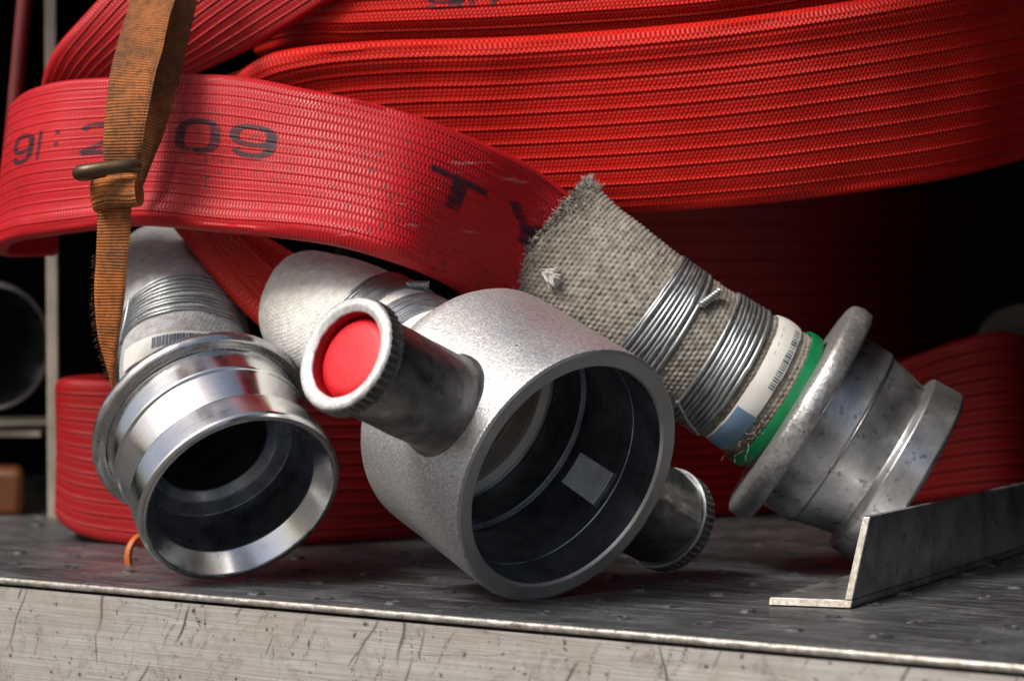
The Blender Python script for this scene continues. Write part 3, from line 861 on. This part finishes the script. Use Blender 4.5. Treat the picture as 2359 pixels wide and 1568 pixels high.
# sticker inside the bore
cs = [ray_cyl(u, v, .0488, True) for u, v in ((1338, 1042), (1414, 1090), (1366, 1162), (1294, 1110))]
def cylc(p): r = p - O_C; return -np.dot(r, AC), math.atan2(np.dot(r, WC), np.dot(r, UC))
cc = np.array([cylc(p) for p in cs])
NN = 14; Vs = []
for lay in (.0482, .0486):
    for i in range(NN):
        for j in range(NN):
            a, b = i / (NN - 1), j / (NN - 1)
            s_, t_ = cc[0] * (1 - a) * (1 - b) + cc[1] * a * (1 - b) + cc[2] * a * b + cc[3] * (1 - a) * b
            curl = .0007 * max(0, (a - .85)) / .15 if lay < .0484 else 0
            Vs.append(O_C - AC * s_ + (lay - curl) * (math.cos(t_) * UC + math.sin(t_) * WC))
Fs = gridfaces(NN, NN) + gridfaces(NN, NN, off=NN * NN)
bd = [i for i in range(NN)] + [i * NN + NN - 1 for i in range(1, NN)] + [(NN - 1) * NN + NN - 1 - i for i in range(1, NN)] + [(NN - 1 - i) * NN for i in range(1, NN - 1)]
for k in range(len(bd)):
    a, b = bd[k], bd[(k + 1) % len(bd)]
    Fs.append([a, b, b + NN * NN, a + NN * NN])
mesh('sticker', Vs, Fs, M['sticker'], bodyC, sharp=50)

def lug(O, A, depth, parent, RL=.0262, teeth=46, button=True, up=(0, 0, 1), neck=.0042):
    """push-button housing: O centre of the outer face, A outward"""
    def kn(S, Rr, TH):
        inside = (S > .0008) & (S < .0082) & (Rr > RL - .0012)
        k = np.abs(((TH * teeth / (2 * math.pi) + S * 18) % 1.0) - .5) * 2
        return Rr - np.where(inside, .0016 * np.clip(1.25 - 1.7 * k, 0, 1), 0)
    ring = rp([(.0002, RL - .0012), (.0009, RL - .0002, .0002), (.0012, RL), (.0040, RL + .0001), (.0075, RL), (.0080, RL - .0003), (.0086, RL - .0013), (.0090, RL - neck - .0004)], 3)
    kr = lathe('knurled_ring', ring, O, A, M['knurl'], parent, teeth * 8, fn=kn, sharp=40, up=up)
    A_, U_, W_ = frame(A, up); nt, ns = 144, 60
    Vl = np.zeros((ns, nt, 3))
    for i in range(nt):
        t = 2 * math.pi * i / nt; rd = math.cos(t) * U_ + math.sin(t) * W_
        def hit(rr):
            o = O + rd * rr; d = -A_
            oc = o - O_C; dp = d - AC * np.dot(d, AC); op = oc - AC * np.dot(oc, AC)
            a, b, c = np.dot(dp, dp), 2 * np.dot(dp, op), np.dot(op, op) - (RC - .0008)**2
            q = b * b - 4 * a * c
            return (-b - math.sqrt(max(q, 0))) / (2 * a)
        se = hit(RL - neck)
        for j in range(ns):
            q = j / (ns - 1); q = 1 - (1 - q)**2
            s0 = .0084 + (se - .0084) * q
            fil = .0018 * math.exp(-(se - s0) / .0015)
            rr = RL - neck + fil + .00025 * mnoise.noise(Vector((t * 3, s0 * 90, RL * 999)))
            s1 = s0 if j < ns - 1 else hit(rr) + .0004
            Vl[j, i] = O - A_ * s1 + rd * rr
    mesh('lug', Vl, gridfaces(ns, nt, False, True), M['lug'], parent, np.stack([np.repeat(np.linspace(0, .16, nt)[None], ns, 0), np.repeat(np.linspace(0, .05, ns)[:, None], nt, 1)], -1), sharp=60)
    fc = rp([(.0004, RL - .0009), (-.0004, RL - .0018, .0008), (-.0005, RL - .0040, .0006), (.0010, RL - .0062, .0008), (.0016, RL - .0064)], 4)
    lathe('lug_face', fc, O, A, M['lugface'], parent, 160, rough=.00018, freq=220, sharp=60, up=up)
    if button:
        lathe('button_well', rp([(.0014, RL - .0064), (.0100, RL - .0066, .0004), (.0104, .004)]), O, A, M['redwell'], parent, 96, up=up)
        rbn = RL - .0070
        bp_ = rp([(.0075, rbn), (.0030, rbn, .0012), (.0006, rbn - .0030, .0022), (-.0002, rbn * .45, .003), (-.0003, .00005)], 6)
        A2 = nrm(A + np.array([.06, 0, -.02]))
        lathe('push_button', bp_, O - A * .0036 + np.array([.0003, 0, -.0002]), A2, M['redbtn'], parent, 96, sharp=60, up=up)
    else:
        lathe('lug_cap', rp([(.0014, RL - .0064), (.004, .0001)]), O, A, M['redwell'], parent, 64, up=up)
A_B = nrm([-.6159, -.7058, .3500])
B_ax = O_C - AC * .031
O_B = B_ax + A_B * .1140
lug(O_B, A_B, 0, bodyC, RL=.0240, neck=.0034)
E_B = B_ax - A_B * .1115
lug(E_B, -A_B, 0, bodyC, RL=.0236, button=False, neck=.0012)
lathe('worn_edge', rp([(.0080, .0226), (.0080, .0239, .0002), (.0090, .0239, .0002), (.0090, .0226)]), E_B, -A_B, M['wire'], bodyC, 120)

# white sleeve behind it
bc = lambda s: O_C - AC * s
cw = [(*pw(bc(.080)), .0335, .0335), (*pw(bc(.094)), .0332, .0332), (912, 815, .982, .0315, .0315), (815, 754, .998, .0300, .0300), (728, 718, 1.012, .0282, .026), (686, 705, 1.020, .0260, .023), (666, 700, 1.024, .0215, .018)]
slC, sC = sleeve('sleeve', cw[::-1], M['white'], hC, nb=88, py=.0020, amp=.00035)
wire_band(hC, sC, .44, .57, 9, .0009, knot=(.55, .010), seed=12)
wire_band(hC, sC, .64, .78, 9, .0009, seed=14)
rE = Ribbon([(470, 470, 1.06), (560, 525, 1.045), (640, 566, 1.035), (700, 600, 1.03), (800, 660, 1.025)], [(380, 500, 1.06), (432, 562, 1.035), (500, 650, 1.02), (580, 735, 1.012), (660, 800, 1.01)], th=.012, ridges=9, rh=.0005, nseg=90, wob=.002, bulge=lambda f: .004 * np.sin(np.pi * f) + .002 * np.exp(-((f - .55) / .06)**2), seed=51)
rE.build('hose_tube', M['hoseE'], hC)

# ------------------------------------------------------------------ strap with buckle
st = thing('cargo_strap', 'dirty orange webbing strap with brass buckle hanging down across the hoses', 'strap', tuple(P(262, 890, 1.0)))
def strap_piece(name, left, right, mat, parent, th=.0016, n=160, m=13):
    Lc = catmull(np.array([P(*q) for q in left]), n); Rc = catmull(np.array([P(*q) for q in right]), n)
    tg = nrm(np.gradient((Lc + Rc) / 2, axis=0)); nn = nrm(np.cross(nrm(Rc - Lc + 1e-9), tg))
    if nn[n // 2, 1] > 0: nn = -nn
    f = np.linspace(0, 1, m)
    fr = Lc[:, None] * (1 - f)[None, :, None] + Rc[:, None] * f[None, :, None]
    e = np.sqrt(np.clip(1 - (2 * f - 1)**10, 0, 1))
    ar = np.concatenate([[0], np.cumsum(np.linalg.norm(np.diff((Lc + Rc) / 2, axis=0), axis=1))])
    wv = np.array([[mnoise.noise(Vector((a * 60, b * 2, 5))) for b in f] for a in ar]) * .0007
    ft = fr + nn[:, None] * (th / 2 * e + wv)[..., None]; bk = fr - nn[:, None] * (th / 2 * e - wv)[..., None]
    V = np.concatenate([ft, bk[:, ::-1]], 1)
    va = np.concatenate([f, f[::-1]]) * .02
    uv = np.stack([np.repeat(ar[:, None], 2 * m, 1), np.repeat(va[None], n, 0)], -1)
    F = gridfaces(n, 2 * m, False, True); F.append(list(range(2 * m))[::-1]); F.append([(n - 1) * 2 * m + j for j in range(2 * m)])
    return mesh(name, V, F, mat, parent, uv, sharp=60)
strap_piece('webbing', [(330, -90, 1.02), (301, 0, 1.0), (270, 100, .985), (252, 182, .975), (241, 262, .972), (238, 330, .972), (240, 385, .975)],
            [(425, -90, 1.01), (402, 0, .99), (371, 122, .972), (355, 190, .965), (343, 245, .962), (330, 320, .962), (320, 385, .968)], M['strapdirty'], st)
strap_piece('webbing', [(395, -90, 1.036), (372, 0, 1.016), (341, 122, .998), (322, 200, .990), (310, 262, .986), (300, 360, .984), (296, 430, .984)],
            [(485, -90, 1.042), (456, 0, 1.022), (428, 122, 1.004), (404, 215, .994), (380, 300, .988), (345, 390, .985), (322, 450, .985)], M['strapdirty'], st)
strap_piece('webbing', [(232, 400, .968), (226, 430, .966), (222, 470, .966), (224, 520, .968), (220, 600, .97), (217, 678, .972), (224, 762, .975), (240, 830, .978), (259, 900, .98)],
            [(318, 395, .960), (312, 430, .958), (304, 470, .960), (301, 520, .963), (293, 610, .966), (287, 680, .969), (276, 770, .973), (268, 840, .977), (262, 900, .98)], M['strap'], st)
# folded keeper loop under the buckle
ks = []
for q in np.linspace(0, 1, 40):
    a = q * 2 * math.pi
    ks.append((math.cos(a), math.sin(a)))
kc0, kc1 = P(216, 452, .962), P(318, 438, .955)
kd = nrm(kc1 - kc0); kz = np.array([0, 0, 1.0]); kn_ = nrm(np.cross(kd, kz)); kz = np.cross(kn_, kd)
if kn_[1] > 0: kn_ = -kn_
kl = np.linalg.norm(kc1 - kc0)
Vk = np.zeros((12, 40, 3))
for i in range(12):
    f = i / 11
    for j, (c, s_) in enumerate(ks):
        h = .0072 * (1 - .12 * f)
        Vk[i, j] = kc0 + kd * kl * f + kz * h * math.copysign(abs(s_)**.7, s_) + kn_ * (.0042 * c - .001) + kz * .0008 * math.sin(f * 5)
Fk = gridfaces(12, 40, False, True); Fk.append(list(range(40))); Fk.append([11 * 40 + j for j in range(40)][::-1])
uvk = np.stack([np.repeat(np.linspace(0, .03, 40)[None], 12, 0), np.repeat(np.linspace(0, .02, 12)[:, None], 40, 1)], -1)
mesh('keeper_loop', Vk, Fk, M['strap'], st, uvk, sharp=60)
# buckle: a flattened bar frame with rounded left end
bpts = [P(318, 384, .957), P(290, 383, .953), P(240, 388, .951), P(200, 394, .951), P(184, 397, .953), P(184, 401, .958), P(205, 401, .964), P(260, 396, .968), P(316, 392, .968)]
bk = catmull(np.array(bpts), 70)
Vb, Fb = tube_vf(bk, .0030, 12)
Vb = np.array(Vb); cz = np.repeat(bk[:, 2], 12); Vb[:, 2] = cz + (Vb[:, 2] - cz) * 1.05
mesh('buckle', Vb, Fb, M['buckle'], st, sharp=60)
VV, FF = [], []
for i in range(110):
    q = random.uniform(.25, .95); k = q
    u = np.interp(q, [0, .3, .5, .7, 1], [224, 220, 217, 224, 259]); v = 480 + 420 * q
    p = P(u, v, .97 + .01 * q); l = random.uniform(.0008, .0026); d = nrm(np.array([-1, random.uniform(-.5, .3), random.uniform(-.8, .4)]))
    v_, f_ = tube_vf(np.array([p, p + d * l * .5, p + d * l + [0, 0, -l * .2]]), .00015, 4, False, len(VV)); VV += list(v_); FF += f_
o = mesh('frayed_threads', VV, FF, M['strap'], st, sharp=0); o['kind'] = 'stuff'

# ------------------------------------------------------------------ angle bracket on the shelf
br = thing('angle_bracket', 'bare aluminium angle profile with a sawn end lying on the shelf at right', 'bracket', tuple(P(1960, 1402, .8775)))
C0 = np.array([.1378, .8775, .0004]); lD = np.array([.478, .878, 0]); wD = np.array([-.878, .478, 0]); T_ = .0032
def prism(pts0, k0, k1):
    """pts: (w, z) outline; k0 per-point start along the length"""
    n_ = len(pts0)
    V = [C0 + wD * w + np.array([0, 0, z]) + lD * k for (w, z), k in zip(pts0, k0)] + [C0 + wD * w + np.array([0, 0, z]) + lD * k1 for (w, z) in pts0]
    F = [list(range(n_))[::-1], [n_ + i for i in range(n_)]] + [[i, (i + 1) % n_, n_ + (i + 1) % n_, n_ + i] for i in range(n_)]
    return V, F
V, F = prism([(.0, T_), (.0, .0355), (T_, .0355), (T_, T_)], [.0018, .0240, .0235, .0013], .34)
o = bevel(mesh('upright_leg', V, F, M['dull'], br, smooth=False), .0004)
V, F = prism([(.0, .0), (.0, T_ - .00002), (.0335, T_ - .00002), (.0335, .0)], [.0, .0018, -.0045, -.006], .34)
o = bevel(mesh('flat_leg', V, F, M['dull'], br, smooth=False), .0004)
M['sawn'] = m_cast('sawn_metal', (.20, .185, .16), (.52, .49, .44), 500, .5, .5, (.34, .25, .14), .6, pits=False, bump=.9)
V, F = prism([(.0003, T_ + .0002), (.0003, .0350), (T_ - .0003, .0350), (T_ - .0003, T_ + .0002)], [.0012, .0230, .0225, .0007], .02)
mesh('sawn_end', V[:4], [F[0]], M['sawn'], br, smooth=False)
V, F = prism([(.0003, .0003), (.0003, T_ - .0004), (.0332, T_ - .0004), (.0332, .0003)], [-.0006, .0012, -.0050, -.0065], .02)
mesh('sawn_end', V[:4], [F[0]], M['sawn'], br, smooth=False)

# ------------------------------------------------------------------ blurred background on the left and right
V, F = box_vf(P(110, 1192, 1.335) + [0, 0, -.002], [.0072, 0, 0], [-.004, .02, 0], [-.003, 0, .46])
o = bevel(mesh('post', V, F, M['post'], None, smooth=False), .001)
tag(o, 'thin upright metal post at the left behind the hoses', 'post')
led = mesh('ledge', *box_vf(P(-160, 1006, 1.38), [.13 - .06, 0, 0], [-.03, .25, 0], [0, 0, .004]), M['post'], None, smooth=False)
tag(led, 'narrow metal ledge carrying the dark steel coupling at left edge', 'ledge')
lc = thing('coupling', 'dark steel coupling mouth on a ledge at the far left edge', 'coupling', tuple(P(20, 945, 1.40)))
A_K = nrm([.66, -.75, -.03]); O_K = P(-14, 798, 1.36)
kb = lathe('body', rp([(.0, .0375), (-.0005, .040, .001), (.004, .0412, .002), (.03, .0412), (.034, .036), (.09, .036)]), O_K, A_K, M['darksteel'], lc, 96)
lathe('bore', rp([(.0, .0375), (.012, .0335, .001), (.07, .033), (.072, .001)]), O_K, A_K, M['bore'], kb, 96)
Vb, Fb = box_vf(P(-90, 1196, 1.345), [.039, 0, 0], [-.01, .05, 0], [0, 0, .032])
o = bevel(mesh('orange_block', Vb, Fb, M['orange'], None), .006, 4); tag(o, 'blurred orange block on the shelf beneath the ledge at left', 'block')
p0, p1 = P(62, -60, 1.16), P(5, 560, 1.16)
o = mesh('red_bar', *tube_vf(np.linspace(p0, p1, 12), .0042, 16), M['redpaint'], None, sharp=60); tag(o, 'slanting dark red bar at the upper left edge of the picture', 'bar')
hr = thing('hose_sleeve', 'grey woven hose sleeve half hidden behind the red loop at far right', 'sleeve', tuple(P(2330, 800, 1.13)))
sleeve('sleeve', [(2270, 800, 1.34, .009, .009), (2310, 768, 1.335, .013, .012), (2370, 755, 1.33, .015, .015), (2440, 770, 1.325, .016, .016)], M['canvasdark'], hr, nb=44, py=.0024, amp=.0005)
# orange gasket peeping out under the left coupling
gk = lathe('orange_gasket', rp([(.0, .010), (-.0015, .012, .001), (.0015, .0135, .001), (.003, .012, .001), (.003, .010)]), P(345, 1283, 1.055), nrm([.5, -.6, .1]), M['orangering'], None, 64)
tag(gk, 'small orange rubber ring behind the polished coupling lip on the shelf', 'ring')
